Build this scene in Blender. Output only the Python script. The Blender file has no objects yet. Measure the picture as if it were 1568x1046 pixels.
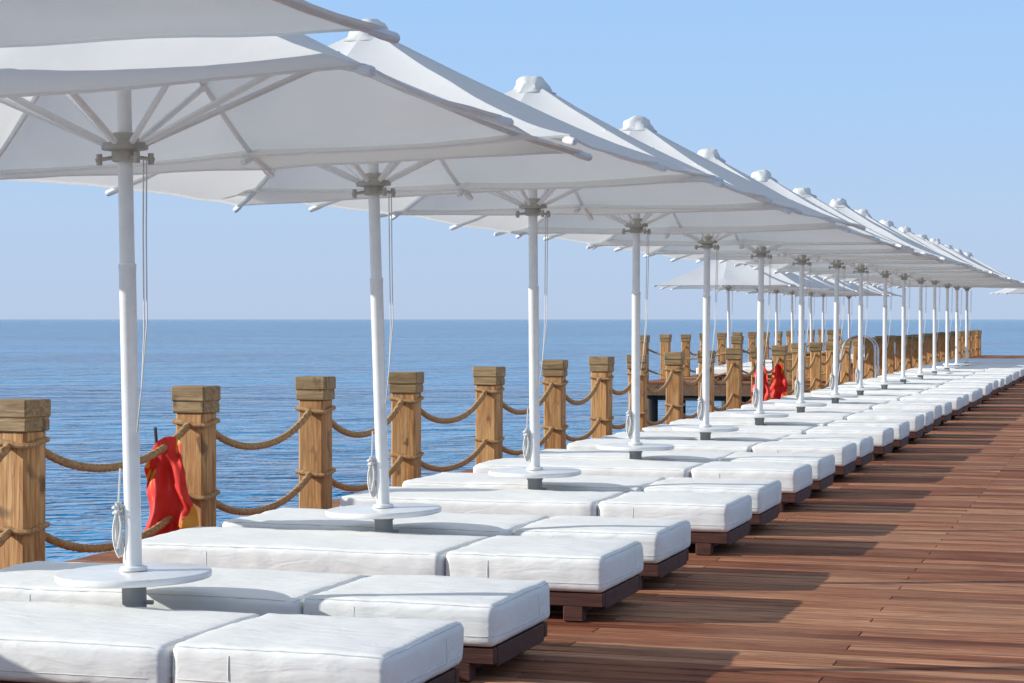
import bpy, bmesh, math, random
from mathutils import Vector, Matrix, noise
random.seed(7)
R=math.radians
scene=bpy.context.scene
# ---------------------------------------------------------------- helpers
def mesh_obj(name, verts, faces, mat, parent=None, smooth=False, loc=None):
    me=bpy.data.meshes.new(name); me.from_pydata([tuple(v) for v in verts],[],faces)
    me.validate(); me.update()
    if smooth: me.polygons.foreach_set('use_smooth',[True]*len(me.polygons))
    o=bpy.data.objects.new(name,me); scene.collection.objects.link(o)
    if mat: me.materials.append(mat)
    if parent: o.parent=parent
    if loc: o.location=loc
    return o
def empty(name,loc=(0,0,0),rot=(0,0,0)):
    e=bpy.data.objects.new(name,None); e.empty_display_size=.2
    scene.collection.objects.link(e); e.location=loc; e.rotation_euler=rot
    return e
class MB:
    def __init__(s): s.v=[]; s.f=[]
    def add(s,vs,fs):
        n=len(s.v); s.v+= [Vector(v) for v in vs]; s.f+=[tuple(i+n for i in f) for f in fs]
    def box(s,c,d,ch=0.0,rot=None):
        x,y,z=[a/2 for a in d]
        if ch<=0:
            vs=[(sx*x,sy*y,sz*z) for sz in(-1,1) for sy in(-1,1) for sx in(-1,1)]
            fs=[(0,2,3,1),(4,5,7,6),(0,1,5,4),(2,6,7,3),(0,4,6,2),(1,3,7,5)]
        else:
            def ring(a,b,cc,zz): # chamfered rect
                return [(-a+cc,-b,zz),(a-cc,-b,zz),(a,-b+cc,zz),(a,b-cc,zz),(a-cc,b,zz),(-a+cc,b,zz),(-a,b-cc,zz),(-a,-b+cc,zz)]
            vs=ring(x-ch,y-ch,ch*.6,-z)+ring(x,y,ch,-z+ch)+ring(x,y,ch,z-ch)+ring(x-ch,y-ch,ch*.6,z)
            fs=[tuple(range(7,-1,-1)),tuple(range(24,32))]
            for r in range(3):
                for i in range(8):
                    j=(i+1)%8; fs.append((r*8+i,r*8+j,r*8+8+j,r*8+8+i))
        vs=[Vector(v) for v in vs]
        if rot: vs=[rot@v for v in vs]
        s.add([v+Vector(c) for v in vs],fs)
    def tube(s,pts,r,n=10,cap=True,twist=0,amp=0):
        pts=[Vector(p) for p in pts]; m=len(pts); vs=[]; L=0; up=None
        for i,p in enumerate(pts):
            t=(pts[min(i+1,m-1)]-pts[max(i-1,0)]).normalized()
            if up is None:
                up=Vector((0,0,1)) if abs(t.z)<.9 else Vector((1,0,0))
            a=t.cross(up).normalized(); b=a.cross(t).normalized(); up=b
            if i: L+=(p-pts[i-1]).length
            rr=r[i] if isinstance(r,(list,tuple)) else r
            for k in range(n):
                ph=2*math.pi*k/n
                q=rr*(1+amp*abs(math.cos(1.5*(ph-twist*L)))-amp*.5)
                vs.append(p+a*math.cos(ph)*q+b*math.sin(ph)*q)
        fs=[]
        for i in range(m-1):
            for k in range(n):
                j=(k+1)%n; fs.append((i*n+k,i*n+j,(i+1)*n+j,(i+1)*n+k))
        if cap: fs.append(tuple(range(n-1,-1,-1))); fs.append(tuple((m-1)*n+k for k in range(n)))
        s.add(vs,fs)
    def lathe(s,prof,n=24,c=(0,0,0)):
        vs=[];m=len(prof)
        for r,z in prof:
            for k in range(n):
                a=2*math.pi*k/n; vs.append((c[0]+r*math.cos(a),c[1]+r*math.sin(a),c[2]+z))
        fs=[]
        for i in range(m-1):
            for k in range(n):
                j=(k+1)%n; fs.append((i*n+k,i*n+j,(i+1)*n+j,(i+1)*n+k))
        fs.append(tuple(range(n-1,-1,-1))); fs.append(tuple((m-1)*n+k for k in range(n)))
        s.add(vs,fs)
    def obj(s,name,mat,parent=None,smooth=False,loc=None):
        o=mesh_obj(name,s.v,s.f,mat,parent,smooth,loc)
        if smooth:
            try:
                o.data.set_sharp_from_angle(angle=R(38))
            except Exception: pass
        return o
# ---------------------------------------------------------------- materials
def newmat(name):
    m=bpy.data.materials.new(name); m.use_nodes=True
    nt=m.node_tree; b=nt.nodes['Principled BSDF']; return m,nt,b
def N(nt,t,**k):
    n=nt.nodes.new(t)
    for a,v in k.items(): setattr(n,a,v)
    return n
def ramp(nt,stops):
    r=N(nt,'ShaderNodeValToRGB'); e=r.color_ramp.elements
    while len(e)<len(stops): e.new(.5)
    for i,(p,c) in enumerate(stops): e[i].position=p; e[i].color=(*c,1)
    return r
def mathn(nt,op,a,b=None):
    n=N(nt,'ShaderNodeMath',operation=op)
    for i,v in enumerate((a,b)):
        if v is None: continue
        if isinstance(v,(int,float)): n.inputs[i].default_value=v
        else: nt.links.new(v,n.inputs[i])
    return n.outputs[0]
def mixc(nt,f,a,b,mode='MIX'):
    n=N(nt,'ShaderNodeMix',data_type='RGBA',blend_type=mode)
    for s,v in ((n.inputs[0],f),(n.inputs[6],a),(n.inputs[7],b)):
        if isinstance(v,(int,float)): s.default_value=v
        elif isinstance(v,tuple): s.default_value=(*v,1)
        else: nt.links.new(v,s)
    return n.outputs[2]
def noisen(nt,vec,scale,detail=4,rough=.55,dist=0):
    n=N(nt,'ShaderNodeTexNoise'); n.inputs['Scale'].default_value=scale; n.inputs['Detail'].default_value=detail
    n.inputs['Roughness'].default_value=rough; n.inputs['Distortion'].default_value=dist
    nt.links.new(vec,n.inputs['Vector']); return n.outputs['Fac']
def mapping(nt,vec,scale=(1,1,1),rot=(0,0,0)):
    n=N(nt,'ShaderNodeMapping'); n.inputs['Scale'].default_value=scale; n.inputs['Rotation'].default_value=rot
    nt.links.new(vec,n.inputs['Vector']); return n.outputs['Vector']
def bump(nt,b,h,strength,dist,prev=None):
    n=N(nt,'ShaderNodeBump'); n.inputs['Strength'].default_value=strength; n.inputs['Distance'].default_value=dist
    nt.links.new(h,n.inputs['Height'])
    if prev: nt.links.new(prev,n.inputs['Normal'])
    if b: nt.links.new(n.outputs[0],b.inputs['Normal'])
    return n.outputs[0]

# cushion fabric
def cushion_mat():
    m,nt,b=newmat('cushion_fabric'); tc=N(nt,'ShaderNodeTexCoord').outputs['Object']
    oi=N(nt,'ShaderNodeObjectInfo').outputs['Random']
    n1=noisen(nt,tc,2.2,3); r=ramp(nt,[(.3,(.86,.86,.82)),(.7,(.92,.92,.89))]); nt.links.new(n1,r.inputs[0])
    c=mixc(nt,mathn(nt,'MULTIPLY',oi,.10),r.outputs[0],(.78,.78,.78))
    nt.links.new(c,b.inputs['Base Color']); b.inputs['Roughness'].default_value=.75
    b.inputs['Specular IOR Level'].default_value=.25
    w=noisen(nt,mapping(nt,tc,(3,9,9)),1.6,3,.5,.6)
    bump(nt,b,w,.42,.02)
    return m
def canopy_mat():
    m,nt,b=newmat('canopy_fabric'); tc=N(nt,'ShaderNodeTexCoord').outputs['Object']
    n1=noisen(nt,tc,1.7,3); r=ramp(nt,[(.3,(.88,.88,.86)),(.7,(.92,.92,.90))]); nt.links.new(n1,r.inputs[0])
    nt.links.new(r.outputs[0],b.inputs['Base Color']); b.inputs['Roughness'].default_value=.8
    b.inputs['Specular IOR Level'].default_value=.2
    w=noisen(nt,tc,3.0,3,.5,.4); nb=bump(nt,b,w,.20,.03)
    t=N(nt,'ShaderNodeBsdfTranslucent'); t.inputs['Color'].default_value=(.92,.92,.88,1); nt.links.new(nb,t.inputs['Normal'])
    mx=N(nt,'ShaderNodeMixShader'); mx.inputs[0].default_value=.34
    nt.links.new(b.outputs[0],mx.inputs[1]); nt.links.new(t.outputs[0],mx.inputs[2])
    nt.links.new(mx.outputs[0],nt.nodes['Material Output'].inputs['Surface'])
    return m
def paint_mat(name,col,rough=.35,metal=0,var=.06):
    m,nt,b=newmat(name); tc=N(nt,'ShaderNodeTexCoord').outputs['Object']
    n1=noisen(nt,tc,14,3); d=tuple(c*(1-var*2.5) for c in col)
    r=ramp(nt,[(.35,d),(.65,col)]); nt.links.new(n1,r.inputs[0]); nt.links.new(r.outputs[0],b.inputs['Base Color'])
    b.inputs['Roughness'].default_value=rough; b.inputs['Metallic'].default_value=metal
    return m
def post_mat(name,c1,c2,c3,axis=2):
    m,nt,b=newmat(name); tc=N(nt,'ShaderNodeTexCoord').outputs['Object']
    oi=N(nt,'ShaderNodeObjectInfo').outputs['Random']
    off=N(nt,'ShaderNodeVectorMath',operation='ADD'); nt.links.new(tc,off.inputs[0])
    cx=N(nt,'ShaderNodeCombineXYZ'); 
    for i in range(3): nt.links.new(mathn(nt,'MULTIPLY',oi,37.0+i*11),cx.inputs[i])
    nt.links.new(cx.outputs[0],off.inputs[1]); v=off.outputs[0]
    sc=[16,16,16]; sc[axis]=1.6
    g=noisen(nt,mapping(nt,v,tuple(sc)),1.0,5,.6,1.6)
    sc2=[60,60,60]; sc2[axis]=2.2
    g2=noisen(nt,mapping(nt,v,tuple(sc2)),1.0,3,.7,.5)
    k=noisen(nt,mapping(nt,v,(9,9,6)),1.0,2,.4,.3)
    r=ramp(nt,[(.30,c1),(.48,c2),(.68,c3)]); nt.links.new(g,r.inputs[0])
    g3=ramp(nt,[(.42,(0,0,0)),(.62,(1,1,1))]); nt.links.new(g2,g3.inputs[0])
    c=mixc(nt,mathn(nt,'MULTIPLY',g3.outputs[0],.5),r.outputs[0],c1)
    kr=ramp(nt,[(.64,(0,0,0)),(.72,(1,1,1))]); nt.links.new(k,kr.inputs[0])
    c=mixc(nt,mathn(nt,'MULTIPLY',kr.outputs[0],.8),c,tuple(q*.35 for q in c1))
    c=mixc(nt,mathn(nt,'MULTIPLY',oi,.4),c,tuple(q*.6 for q in c2))
    nt.links.new(c,b.inputs['Base Color']); b.inputs['Roughness'].default_value=.6
    bump(nt,b,g2,.6,.006)
    return m
def deck_mat(pitch):
    m,nt,b=newmat('deck_planks'); gp=N(nt,'ShaderNodeNewGeometry').outputs['Position']
    sp=N(nt,'ShaderNodeSeparateXYZ'); nt.links.new(gp,sp.inputs[0])
    idx=mathn(nt,'FLOOR',mathn(nt,'DIVIDE',sp.outputs[1],pitch))
    jx=mathn(nt,'FLOOR',mathn(nt,'DIVIDE',mathn(nt,'ADD',sp.outputs[0],mathn(nt,'MULTIPLY',mathn(nt,'MODULO',idx,3.0),1.2)),3.6))
    cb=N(nt,'ShaderNodeCombineXYZ'); nt.links.new(idx,cb.inputs[0]); nt.links.new(jx,cb.inputs[1])
    wn=N(nt,'ShaderNodeTexWhiteNoise',noise_dimensions='3D'); nt.links.new(cb.outputs[0],wn.inputs[0])
    off=N(nt,'ShaderNodeVectorMath',operation='MULTIPLY_ADD'); nt.links.new(wn.outputs['Color'],off.inputs[0]); off.inputs[1].default_value=(30,0,9); nt.links.new(gp,off.inputs[2])
    g=noisen(nt,mapping(nt,off.outputs[0],(2.2,34,26)),1,5,.72,.6)
    g2=noisen(nt,mapping(nt,off.outputs[0],(5,120,120)),1,2,.7)
    big=noisen(nt,gp,.9,4,.6)
    r=ramp(nt,[(0,(.20,.065,.032)),(.5,(.34,.130,.066)),(1,(.52,.25,.135))]); nt.links.new(wn.outputs['Value'],r.inputs[0])
    r2=ramp(nt,[(.34,(.36,.36,.36)),(.66,(1.4,1.4,1.4))]); nt.links.new(g,r2.inputs[0])
    c=mixc(nt,1.0,r.outputs[0],r2.outputs[0],'MULTIPLY')
    br=ramp(nt,[(.42,(0,0,0)),(.66,(1,1,1))]); nt.links.new(big,br.inputs[0])
    c=mixc(nt,mathn(nt,'MULTIPLY',br.outputs[0],.32),c,(.42,.25,.15))
    nt.links.new(c,b.inputs['Base Color']); b.inputs['Roughness'].default_value=.7
    b.inputs['Specular IOR Level'].default_value=.12
    p=bump(nt,None,g,.5,.007); bump(nt,b,g2,.4,.003,p)
    return m
def rope_mat():
    m,nt,b=newmat('manila_rope'); tc=N(nt,'ShaderNodeTexCoord').outputs['Object']
    n1=noisen(nt,tc,45,3); r=ramp(nt,[(.3,(.30,.15,.055)),(.7,(.58,.36,.17))]); nt.links.new(n1,r.inputs[0])
    nt.links.new(r.outputs[0],b.inputs['Base Color']); b.inputs['Roughness'].default_value=.9
    return m
def sea_mat():
    m,nt,b=newmat('sea_water'); gp=N(nt,'ShaderNodeNewGeometry').outputs['Position']
    rot=(0,0,R(-17))
    v=mapping(nt,gp,(1,1,1),rot)
    a=noisen(nt,mapping(nt,v,(.16,.34,.2)),1,3,.55,.6)
    c=noisen(nt,mapping(nt,v,(.75,1.5,.2)),1,3,.62,.8)
    d=noisen(nt,mapping(nt,v,(3.0,6.0,1)),1,2,.6,.2)
    e=noisen(nt,mapping(nt,v,(.02,.07,.2)),1,5,.65)
    p=bump(nt,None,a,1.0,2.2); p=bump(nt,None,c,1.0,.70,p); p=bump(nt,b,d,1.0,.08,p)
    r=ramp(nt,[(.38,(.002,.185,.42)),(.62,(.015,.36,.70))]); nt.links.new(e,r.inputs[0])
    nt.links.new(r.outputs[0],b.inputs['Base Color'])
    b.inputs['Roughness'].default_value=.06; b.inputs['IOR'].default_value=1.33
    return m
def flag_mat():
    m,nt,b=newmat('red_cloth'); tc=N(nt,'ShaderNodeTexCoord').outputs['Object']
    n1=noisen(nt,mapping(nt,tc,(9,9,4)),1,2,.4,1.0)
    r=ramp(nt,[(.60,(.72,.025,.012)),(.63,(.78,.34,.03))]); nt.links.new(n1,r.inputs[0])
    nt.links.new(r.outputs[0],b.inputs['Base Color']); b.inputs['Roughness'].default_value=.6; return m
M_cush=cushion_mat(); M_can=canopy_mat()
M_pole=paint_mat('white_painted_metal',(.86,.86,.84),.3,0,.03)
M_seam=paint_mat('cushion_piping',(.76,.76,.74),.8)
M_grey=paint_mat('grey_socket_metal',(.42,.43,.42),.45)
M_post=post_mat('pine_post_wood',(.25,.10,.025),(.60,.29,.09),(.76,.48,.20))
M_cap=post_mat('weathered_cap_wood',(.15,.09,.04),(.38,.24,.10),(.55,.37,.18),0)
M_frame=post_mat('dark_frame_wood',(.030,.009,.006),(.080,.021,.013),(.14,.045,.026),0)
M_pile=post_mat('dark_pile_wood',(.03,.02,.015),(.07,.045,.03),(.10,.07,.05))
M_beam=post_mat('edge_beam_wood',(.10,.05,.025),(.22,.11,.05),(.32,.17,.08),1)
PITCH=.138
M_deck=deck_mat(PITCH); M_rope=rope_mat(); M_sea=sea_mat(); M_flag=flag_mat()
M_cord=paint_mat('white_cord',(.72,.71,.68),.8)
M_brass=paint_mat('cast_collar',(.50,.47,.40),.4)
M_dark=paint_mat('dark_stick',(.04,.045,.06),.5)
M_steel=paint_mat('stainless_steel',(.55,.56,.58),.25,1.0)

# ---------------------------------------------------------------- sea
S=30000
mesh_obj('sea',[(-S,-S,-1.55),(S,-S,-1.55),(S,S,-1.55),(-S,S,-1.55)],[(0,1,2,3)],M_sea)

# ---------------------------------------------------------------- pier decks
XE=-6.15; END=82.9
def deck(name,x0,x1,y0,y1,topz=0.0):
    e=empty(name)
    mb=MB(); n0=int(math.ceil(y0/PITCH)); n1=int(y1/PITCH)
    for i in range(n0,n1):
        yc=(i+.5)*PITCH; w=PITCH-.015; z=topz+random.uniform(-.002,.002)
        x=x0; off=-(i%3)*1.2; k=math.floor((x0-off)/3.6)
        cuts=[x0]+[q*3.6+off for q in range(k,k+12) if x0+.1<q*3.6+off<x1-.1]+[x1]
        for a,b in zip(cuts[:-1],cuts[1:]):
            mb.box(((a+b)/2,yc,z-.014),(b-a-.004,w,.028),.003)
    mb.obj('planks',M_deck,e)
    mb=MB()
    y=y0
    mb.box((x0+.06,(y0+y1)/2,topz-.15),(.09,y1-y0,.235)); mb.box((x1-.06,(y0+y1)/2,topz-.15),(.09,y1-y0,.235))
    xx=x0+1.2
    while xx<x1-.5: mb.box((xx,(y0+y1)/2,topz-.14),(.08,y1-y0-.2,.2)); xx+=1.2
    mb.box(((x0+x1)/2,y0+.05,topz-.16),(x1-x0-.25,.08,.25)); mb.box(((x0+x1)/2,y1-.05,topz-.16),(x1-x0-.25,.08,.25))
    mb.obj('beams',M_beam,e)
    mb=MB(); yy=y0+.5
    while yy<y1:
        for xx in (x0+.35,(x0+x1)/2,x1-.35):
            mb.tube([(xx,yy,-3),(xx,yy,topz-.26)],.15,12)
        mb.box(((x0+x1)/2,yy,topz-.34),(x1-x0-.3,.14,.15))
        yy+=3.0
    mb.obj('piles',M_pile,e,True)
    return e
deck('wooden_pier_deck',XE,9.0,-4.0,END)
deck('side_platform_deck',-11.0,XE-.02,44.6,80.0)

# ---------------------------------------------------------------- rope fences
def post(x,y,parent,h=1.01,base=0.0):
    w=.205*random.uniform(.95,1.06); rz=Matrix.Rotation(R(random.uniform(-5,5)),3,'Z')@Matrix.Rotation(R(random.uniform(-.8,.8)),3,'X')
    mb=MB(); mb.box((0,0,(h-.17)/2),(w,w,h-.17),.014,rz)
    o=mb.obj('post_shaft',M_post,parent,False,(x,y,base))
    mb=MB()
    mb.box((0,0,h-.145),(w+.028,w+.028,.065),.006,rz)
    mb.box((0,0,h-.105),(w+.018,w+.018,.02),0,rz)
    mb.box((0,0,h-.05),(w+.040,w+.040,.10),.008,rz)
    mb.obj('post_cap',M_cap,parent,False,(x,y,base))
def fence(name,pts,h=1.01,fine=True):
    e=empty(name)
    for x,y in pts: post(x,y,e,h*random.uniform(.985,1.015))
    mb=MB(); 
    for (a,b) in zip(pts[:-1],pts[1:]):
        A=Vector((a[0],a[1],0)); B=Vector((b[0],b[1],0)); d=(B-A); L=d.length
        if L>4.0: continue
        u=d.normalized()
        for hh,sg in ((.77,.32),(.29,.25)):
            sg=sg*random.uniform(.78,1.08)*min(1,L/2.1)
            st=A+u*.10; en=B-u*.10; n=int(L/(.022 if fine else .08)); P=[]
            for i in range(n+1):
                t=i/n; p=st.lerp(en,t); p.z=hh-sg*4*t*(1-t)*(1-.15*math.sin(t*3.1)); P.append(p)
            mb.tube(P,.023,12 if fine else 6,True,70 if fine else 0,.35 if fine else 0)
    for x,y in pts:
        for hh in (.77,.29):
            P=[]
            for i in range(41):
                a=2*math.pi*i/40; c,s_=math.cos(a),math.sin(a); q=.118/max(abs(c),abs(s_))**.75
                P.append((x+q*c,y+q*s_,hh+.012*math.sin(2*a)))
            if abs(y-13)<14: mb.tube(P,.017,8,False)
    mb.obj('ropes',M_rope,e,True)
    return e
us=[5.6,7.75,9.83,12.03,14.06,16.05,18.36,20.66,22.65,24.43]
y=24.43
while y<42: y+=2.12; us.append(y)
fence('rope_fence',[(-5.95,u) for u in us])
us2=[y+2.1*k for k in range(1,60) if y+2.1*k<END-.9]+[END-.25]
fence('rope_fence',[(-5.95,u) for u in us2],1.03,False)
fence('rope_fence',[(-5.95+2.1*k,END-.25) for k in range(1,7)],1.03,False)
fence('rope_fence',[(-10.8+2.2*k,44.9) for k in range(0,3)],1.08,False)
fence('rope_fence',[(-10.8,47.2+2.3*k) for k in range(0,14)],1.08,False)

# ---------------------------------------------------------------- umbrellas
RIM=2.265; APEX=3.055; HALF=1.6
def umbrella(x,y,lean=(0,0),yaw=0,detail=True,table=True,hdz=0):
    e=empty('beach_umbrella',(x,y,0),(R(lean[1]),R(lean[0]),0))
    yr=Matrix.Rotation(R(yaw),3,'Z')
    rim=RIM+hdz; apex=APEX+hdz
    def tipr(k): return HALF*(math.sqrt(2)*.985 if k%2 else 1.0)
    def rib(k,t):
        a=math.pi/4*k; r=.05+(tipr(k)-.05)*t
        z=rim+(apex-rim)*(1-t)**1.24
        return Vector((r*math.cos(a),r*math.sin(a),z))
    tipz=[random.uniform(-.025,.025) for _ in range(8)]
    nt_,ns=16,10; V=[];F=[]
    for k in range(8):
        base=len(V)
        for i in range(nt_+1):
            t=i/nt_; A=rib(k,t); B=rib((k+1)%8,t)
            A.z+=tipz[k]*t; B.z+=tipz[(k+1)%8]*t
            for j in range(ns+1):
                s=j/ns; p=A.lerp(B,s); q=4*s*(1-s)
                sc=1-.035*q*t**3; p.x*=sc; p.y*=sc
                p.z+=-.022*q*math.sin(math.pi*min(t,.95))
                p.z+=.010*noise.noise(Vector((p.x*2.5+x,p.y*2.5+y,1)))
                V.append(yr@p)
        for i in range(nt_+1):
            for j in range(ns):
                a=base+i*(ns+1)+j
                if i<nt_: F.append((a,a+ns+1,a+ns+2,a+1))
        hb=len(V)
        for j in range(ns+1):
            p=V[base+nt_*(ns+1)+j]; V.append(Vector((p.x*.996,p.y*.996,p.z-.010)))
        for j in range(ns):
            a=base+nt_*(ns+1)+j; F.append((a,hb+j,hb+j+1,a+1))
    o=mesh_obj('canopy',V,F,M_can,e,True)
    bm=bmesh.new(); bm.from_mesh(o.data); bmesh.ops.remove_doubles(bm,verts=bm.verts,dist=.002)
    bm.to_mesh(o.data); bm.free(); o.data.polygons.foreach_set('use_smooth',[True]*len(o.data.polygons))
    o.data.set_sharp_from_angle(angle=R(9))
    # cap
    mb=MB(); mb.lathe([(.17,-.068),(.14,-.05),(.118,-.025),(.108,.0),(.104,.02),(.092,.038),(.068,.051),(.04,.057),(.025,.052),(.012,.054)],28,(0,0,apex))
    for i,v in enumerate(mb.v):
        n_=noise.noise(Vector((v.x*17+x,v.y*17+y,v.z*14))); v.x*=1+.2*n_; v.y*=1+.2*n_; v.z+=.018*n_
    mb.v=[Vector(v) for v in mb.v]; mb.obj('top_cap',M_can,e,True)
    # ribs, struts
    mb=MB(); mt=MB()
    hubz=rim-.05
    for k in range(8):
        P=[]
        for i in range(9):
            t=i/8; p=rib(k,t); p.z+=tipz[k]*t-.024; P.append(yr@p)
        mb.tube(P,.0135,6)
        out=(P[-1]-P[-2]).normalized()
        mt.tube([P[-1]-out*.06,P[-1]-out*.02,P[-1]+out*.035,P[-1]+out*.045],[.015,.019,.019,.012],8)
        tj=.50 if k%2==0 else .42
        j=rib(k,tj); j.z+=tipz[k]*tj-.035; a=math.pi/4*k
        st=Vector((.085*math.cos(a),.085*math.sin(a),hubz+.02))
        mb.tube([yr@st,yr@j],.0145,6)
        jj=yr@j; mt.tube([jj+Vector((0,0,-.02)),jj+Vector((0,0,.03))],.018,6)
    mb.obj('ribs_and_struts',M_pole,e,True); mt.obj('rib_caps',M_pole,e,True)
    # runner
    mb=MB()
    mb.lathe([(.045,-.055),(.055,-.05),(.055,-.01),(.095,-.004),(.098,.02),(.06,.028),(.055,.06),(.045,.065)],20,(0,0,hubz))
    mb.lathe([(.045,-.05),(.085,-.045),(.085,-.015),(.045,-.01)],16,(0,0,apex-.07))
    if detail:
        for a in (R(200),R(20),R(-35)):
            d=Vector((math.cos(a),math.sin(a),0)); c=Vector((0,0,hubz-.035))
            mb.tube([c+d*.04,c+d*.12+Vector((0,0,-.012))],.009,6)
            mb.tube([c+d*.105+Vector((0,0,-.032)),c+d*.105+Vector((0,0,.014))],.012,6)
    mb.obj('runner_hub',M_brass,e,True)
    # pole
    mb=MB(); mb.lathe([(.035,.30),(.035,1.66),(.0368,1.665),(.0368,1.685),(.031,1.69),(.031,apex+.02)],20)
    mb.obj('pole',M_pole,e,True)
    mb=MB(); mb.lathe([(.17,0.002),(.17,.02),(.06,.03),(.05,.045),(.05,.36),(.056,.362),(.056,.385),(.045,.388)],24)
    mb.tube([(.045,0,.3),(.085,0,.3)],.01,6)
    mb.obj('ground_socket',M_grey,e,True)
    if table:
        mb=MB(); mb.lathe([(.06,.392),(.30,.394),(.315,.398),(.318,.404),(.318,.418),(.314,.424),(.305,.426),(.04,.428)],56)
        mb.obj('round_table',M_pole,e,True)
        mb=MB(); mb.lathe([(.038,.43),(.058,.431),(.056,.445),(.04,.45)],20); mb.obj('table_collar',M_pole,e,True)
    # cords
    mb=MB()
    ax,ay=.10,-.03
    for q in (0,.014):
        mb.tube([(ax+q,ay,hubz-.05),(ax+q-.004,ay-.01,1.8),(ax-.014+q,ay,1.40+q*3),(ax-.03,ay,1.18),(.045,ay,1.0)],.0032,5)
    if detail:
        P=[]
        for i in range(80):
            t=i/79; a=t*2*math.pi*4
            P.append((-.050+.012*math.cos(a)+.006*math.sin(a*2.3),-.03+.010*math.sin(a*.7),.60+.10*math.sin(a)+.02*math.sin(a*.33)))
        mb.tube(P,.006,6)
        P=[(-.05+.02*math.cos(a),-.03+.022*math.sin(a),.655+.0035*a) for a in range(0,12)]
        mb.tube(P,.006,6)
        mb.tube([(-.05,-.03,.68),(-.042,-.02,.85)],.0045,5)
    mb.obj('cords',M_cord,e,True)
    return e
leans=[(0.3,.3),(-1.2,0),(-1.7,.3),(-.4,.2),(.1,-.3),(.5,.2),(.6,0),(.4,.3)]
U0=7.33; SP=2.865; PX=-3.9
NU=16
for n in range(-2,NU):
    l=leans[n+1] if 0<=n+1<len(leans) else (random.uniform(-.3,.8),random.uniform(-.5,.5))
    h={-1:.145,0:-.055,1:-.02}.get(n,random.uniform(-.03,.02))
    umbrella(PX+random.uniform(-.02,.02)*(n>2),U0+SP*n,l,random.uniform(-3,3) if n>1 else (2.8 if n==0 else -.5),n<9,True,h)
for k in range(8): umbrella(-9.2+random.uniform(-.1,.1),47.5+2.95*k,(random.uniform(-.6,.6),0),random.uniform(-6,6),False,False)
umbrella(-2.5,64.5,(1,0),12,False,False)

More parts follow.
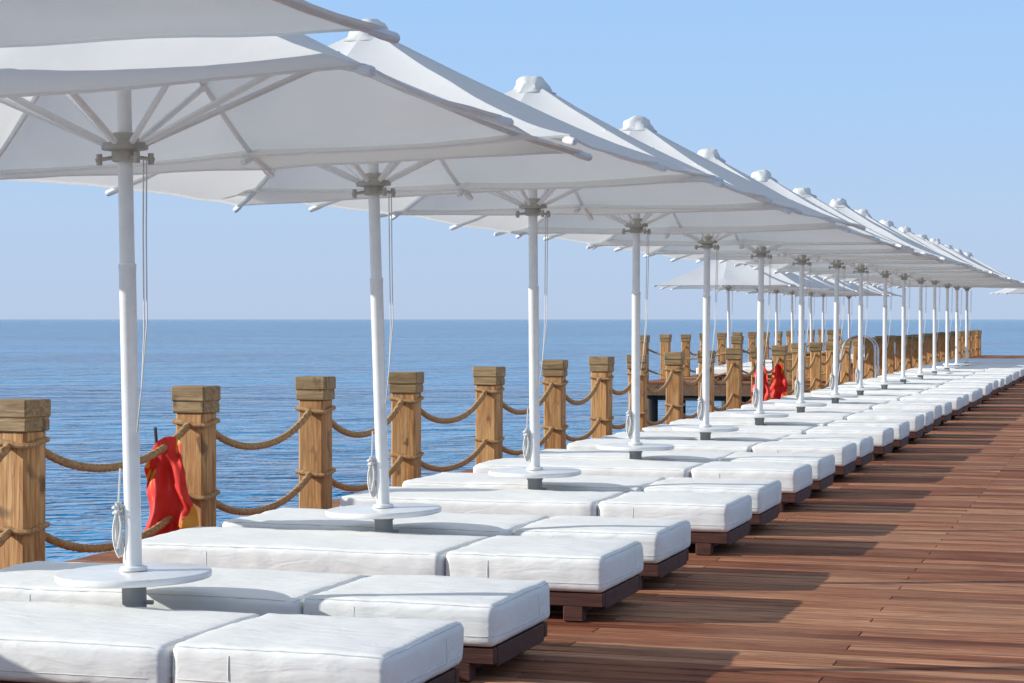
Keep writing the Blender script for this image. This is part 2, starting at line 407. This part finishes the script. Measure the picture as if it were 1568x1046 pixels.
# ---------------------------------------------------------------- loungers
def cushion(name,parent,x0,x1,y0,y1,z0,z1,seed,flaps=True):
    cx,cy,cz=(x0+x1)/2,(y0+y1)/2,(z0+z1)/2; hx,hy,hz=(x1-x0)/2,(y1-y0)/2,(z1-z0)/2; r=.032
    def deform(p,off=0.0):
        p=Vector(p)
        q=Vector((max(-(hx-r),min(hx-r,p.x)),max(-(hy-r),min(hy-r,p.y)),max(-(hz-r),min(hz-r,p.z))))
        d=p-q
        if d.length>1e-6: p=q+d.normalized()*(r+off)
        fx=1-(p.x/hx)**2; fy=1-(p.y/hy)**2; fz=1-(p.z/hz)**2
        fx=max(fx,0);fy=max(fy,0);fz=max(fz,0)
        top=max(0,p.z/hz)
        p.z+=top*(.010*(fx*fy)**.5)
        p.x+=math.copysign(.011,p.x)*(fz*fy)**.6*(abs(p.x)/hx)**4
        p.y+=math.copysign(.011,p.y)*(fz*fx)**.6*(abs(p.y)/hy)**4
        s=Vector((p.x*2.2+seed*3.1,p.y*2.8+seed,p.z*3))
        n=noise.noise(s)*.009+noise.noise(s*3.3)*.003
        w=noise.noise(Vector((p.x*18+seed,p.y*18,p.z*7)))*.004*(abs(p.x)/hx)**6
        w+=noise.noise(Vector((p.x*16+seed,p.y*5,p.z*6)))*.004*(abs(p.y)/hy)**6
        p.z+=(n*.9+w)*top
        p.x+=math.copysign(1,p.x)*(n*.5+w)*(abs(p.x)/hx)**3
        p.y+=math.copysign(1,p.y)*(n*.5+w)*(abs(p.y)/hy)**3
        return p
    def lin(h,n):
        e=[-h,-h+r*.25,-h+r*.5,-h+r*.75,-h+r]; m=[-h+r+(2*h-2*r)*i/n for i in range(1,n)]
        return e+m+[-a for a in reversed(e)]
    X=lin(hx,int(hx*2/.045));Y=lin(hy,16);Z=lin(hz,4)
    V=[];F=[]
    def face(A,B,fn,flip):
        b=len(V); nb=len(B)
        for a in A:
            for c in B: V.append(deform(fn(a,c)))
        for i in range(len(A)-1):
            for j in range(nb-1):
                q=(b+i*nb+j,b+(i+1)*nb+j,b+(i+1)*nb+j+1,b+i*nb+j+1)
                F.append(q if not flip else q[::-1])
    face(X,Y,lambda a,c:(a,c,hz),False); face(X,Y,lambda a,c:(a,c,-hz),True)
    face(X,Z,lambda a,c:(a,-hy,c),False); face(X,Z,lambda a,c:(a,hy,c),True)
    face(Y,Z,lambda a,c:(hx,a,c),False); face(Y,Z,lambda a,c:(-hx,a,c),True)
    o=mesh_obj(name,V,F,M_cush,parent,True,(cx,cy,cz))
    bm=bmesh.new(); bm.from_mesh(o.data); bmesh.ops.remove_doubles(bm,verts=bm.verts,dist=.0006)
    bmesh.ops.recalc_face_normals(bm,faces=bm.faces); bm.to_mesh(o.data); bm.free()
    o.data.polygons.foreach_set('use_smooth',[True]*len(o.data.polygons))
    if flaps:
        mb=MB()
        def loop(zz,rr,off):
            P=[]
            for i in range(101):
                t=i/100*4; s=int(t)%4; f=t-int(t)
                if s==0:p=(-hx+2*hx*f,-hy,zz)
                elif s==1:p=(hx,-hy+2*hy*f,zz)
                elif s==2:p=(hx-2*hx*f,hy,zz)
                else:p=(-hx,hy-2*hy*f,zz)
                P.append(deform(p,off))
            mb.tube(P,rr,6,False)
        loop(hz-.001,.0025,.0003)
        loop(-hz+.045,.002,.0004)
        for xs in ((-hx+.28*hx*2),):
            P=[deform((xs,-hy,hz-.03-(2*hz-.08)*i/8),.0002) for i in range(9)]; mb.tube(P,.0018,5)
        P=[deform((hx,-hy+.72*2*hy,hz-.03-(2*hz-.08)*i/8),.0002) for i in range(9)]; mb.tube(P,.0018,5)
        mb.obj(name+'_seams',M_seam,parent,True,(cx,cy,cz))
def lounger(yc,seed,near):
    e=empty('sun_lounger',(0,yc,0))
    w=.81*random.uniform(.985,1.02); dx=random.uniform(-.04,.04); xr=-2.40+dx; xs=-3.23+dx+random.uniform(-.015,.015); xl=-4.97+dx
    dz=random.uniform(-.006,.008); zb=.145
    cushion('foot_cushion',e,xs+.008,xr,-w/2,w/2,zb,.312+dz,seed,near)
    cushion('mattress',e,xl,xs-.008,-w/2-.02,w/2+.02,zb,.305+dz,seed+.5,near)
    mb=MB()
    L=xr-xl-.02; cx=(xr+xl)/2+.0
    for sy in(-1,1):
        mb.box((cx,sy*(w/2-.04),.108),(L,.045,.066),.004)
    n=int(L/.11)
    for i in range(n): mb.box((xl+.06+i*(L-.1)/(n-1),0,.1315),(.07,w-.14,.018),.002)
    mb.box((xr-.03,0,.1),(.04,w-.14,.08),.004); mb.box((xl+.03,0,.1),(.04,w-.14,.08),.004)
    mb.obj('slatted_frame',M_frame,e)
    mb=MB()
    for xx in (xr-.16,xs,cx-.1,xl+.2):
        for sy in(-1,1): mb.box((xx,sy*(w/2-.05),.0385),(.10,.065,.076),.005)
        mb.box((xx,0,.055),(.06,w-.19,.045),.004)
    mb.obj('legs',M_frame,e)
for n in range(-1,NU+3):
    near=n<8
    lounger(U0+SP*n-.58+random.uniform(-.02,.02),n*2.0+1,near)
    lounger(U0+SP*n+.62+random.uniform(-.02,.02),n*2.0+2,near)
def simple_lounger(x,yc):
    e=empty('sun_lounger',(x,yc,0))
    cushion('mattress',e,-1.0,1.0,-.38,.38,.14,.31,x+yc,False)
    mb=MB(); mb.box((0,0,.10),(1.96,.7,.06),.005)
    for xx in(-.8,.8):
        for yy in(-.3,.3): mb.box((xx,yy,.035),(.08,.06,.07),.004)
    mb.obj('frame',M_frame,e)
for k in range(7):
    simple_lounger(-8.9,46.9+2.95*k); simple_lounger(-8.9,48.1+2.95*k)

# ---------------------------------------------------------------- red flags, ladder
def flag(x,y,sc=1.0):
    e=empty('red_flag',(x,y,0),(0,0,R(12)))
    V=[];F=[];nx,nz=36,34
    for i in range(nz+1):
        t=i/nz
        for j in range(nx+1):
            s=j/nx; wd=(.17+.11*t)*sc*(1.0-.25*max(0,t-.8)/.2*s)
            px=(s-.45)*wd*1.3+.05*t-.02+.03*noise.noise(Vector((s*2,t*4,y)))
            py=.045*math.sin(s*11+t*3.2)*(.4+.6*t)+.06*noise.noise(Vector((s*4,t*5,y+3)))
            pz=.66-.64*t*sc+.07*math.sin(s*3)*(1-t)-.16*(1-s)**2*(1-t)+.02*math.sin(s*12)*t
            V.append((px,py,max(pz,.015)))
    for i in range(nz):
        for j in range(nx):
            a=i*(nx+1)+j; F.append((a,a+1,a+nx+2,a+nx+1))
    mesh_obj('cloth',V,F,M_flag,e,True)
    mb=MB(); mb.tube([(-.02,.06,.0),(-.05,.06,.35),(-.08,.06,.76)],.011,8); mb.obj('stick',M_dark,e,True)
flag(-5.95,11.58); flag(-5.75,31.9,1.0); flag(-5.75,33.6,1.0)
e=empty('dock_ladder',(-5.6,43.0,0))
mb=MB()
for dy in(0,.5):
    P=[(.35,dy,0),(.35,dy,.8)]+[(.0+.35*math.cos(a),dy,.8+.3*math.sin(a)) for a in [R(20*i) for i in range(1,9)]]+[(-.35,dy,.8),(-.65,dy,-1.4)]
    mb.tube(P,.022,8)
for z in (-.3,-.6,-.9,-1.2): mb.tube([(-.52,0,z),(-.52,.5,z)],.02,6)
mb.obj('rails',M_steel,e,True)
e=empty('wooden_storage_chest',(-7.1,46.2,0))
mb=MB(); mb.box((0,0,.34),(1.1,.6,.62),.01); mb.obj('body',M_post,e)
mb=MB(); mb.box((0,0,.675),(1.18,.68,.045),.008)
for sx in(-.45,.45): mb.box((sx,-.312,.34),(.07,.02,.6),.003)
mb.obj('lid_and_battens',M_cap,e)

# ---------------------------------------------------------------- light
d=Vector((.92,.33,-.36)).normalized()
elev=math.asin(-d.z); az=math.atan2(-d.x,-d.y)
sun=bpy.data.lights.new('sun','SUN'); sun.energy=5.0; sun.angle=R(.5); sun.color=(1,.97,.915)
so=bpy.data.objects.new('sun',sun); scene.collection.objects.link(so); so.rotation_euler=d.to_track_quat('-Z','Y').to_euler()
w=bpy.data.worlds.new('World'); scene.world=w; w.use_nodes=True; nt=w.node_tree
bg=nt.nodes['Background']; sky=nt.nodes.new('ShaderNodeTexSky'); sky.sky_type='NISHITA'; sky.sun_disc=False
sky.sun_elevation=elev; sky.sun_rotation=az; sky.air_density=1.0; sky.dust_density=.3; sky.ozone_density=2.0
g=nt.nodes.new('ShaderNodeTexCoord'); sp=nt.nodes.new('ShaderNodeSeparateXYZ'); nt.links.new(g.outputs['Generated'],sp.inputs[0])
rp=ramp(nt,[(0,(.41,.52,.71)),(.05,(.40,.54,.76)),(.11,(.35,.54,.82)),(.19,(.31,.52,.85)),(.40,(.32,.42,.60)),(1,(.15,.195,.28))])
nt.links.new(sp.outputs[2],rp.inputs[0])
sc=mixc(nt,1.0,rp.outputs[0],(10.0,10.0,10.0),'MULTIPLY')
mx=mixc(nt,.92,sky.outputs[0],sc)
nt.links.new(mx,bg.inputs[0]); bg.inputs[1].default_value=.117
# ---------------------------------------------------------------- camera
cam=bpy.data.cameras.new('camera'); co=bpy.data.objects.new('camera',cam); scene.collection.objects.link(co)
co.location=(0,0,1.46); co.rotation_euler=(R(90-.64),0,R(17.3)); cam.lens=70; cam.sensor_width=36
cam.clip_start=.1; cam.clip_end=100000; scene.camera=co
scene.view_settings.view_transform='Standard'; scene.view_settings.look='None'; scene.view_settings.exposure=0
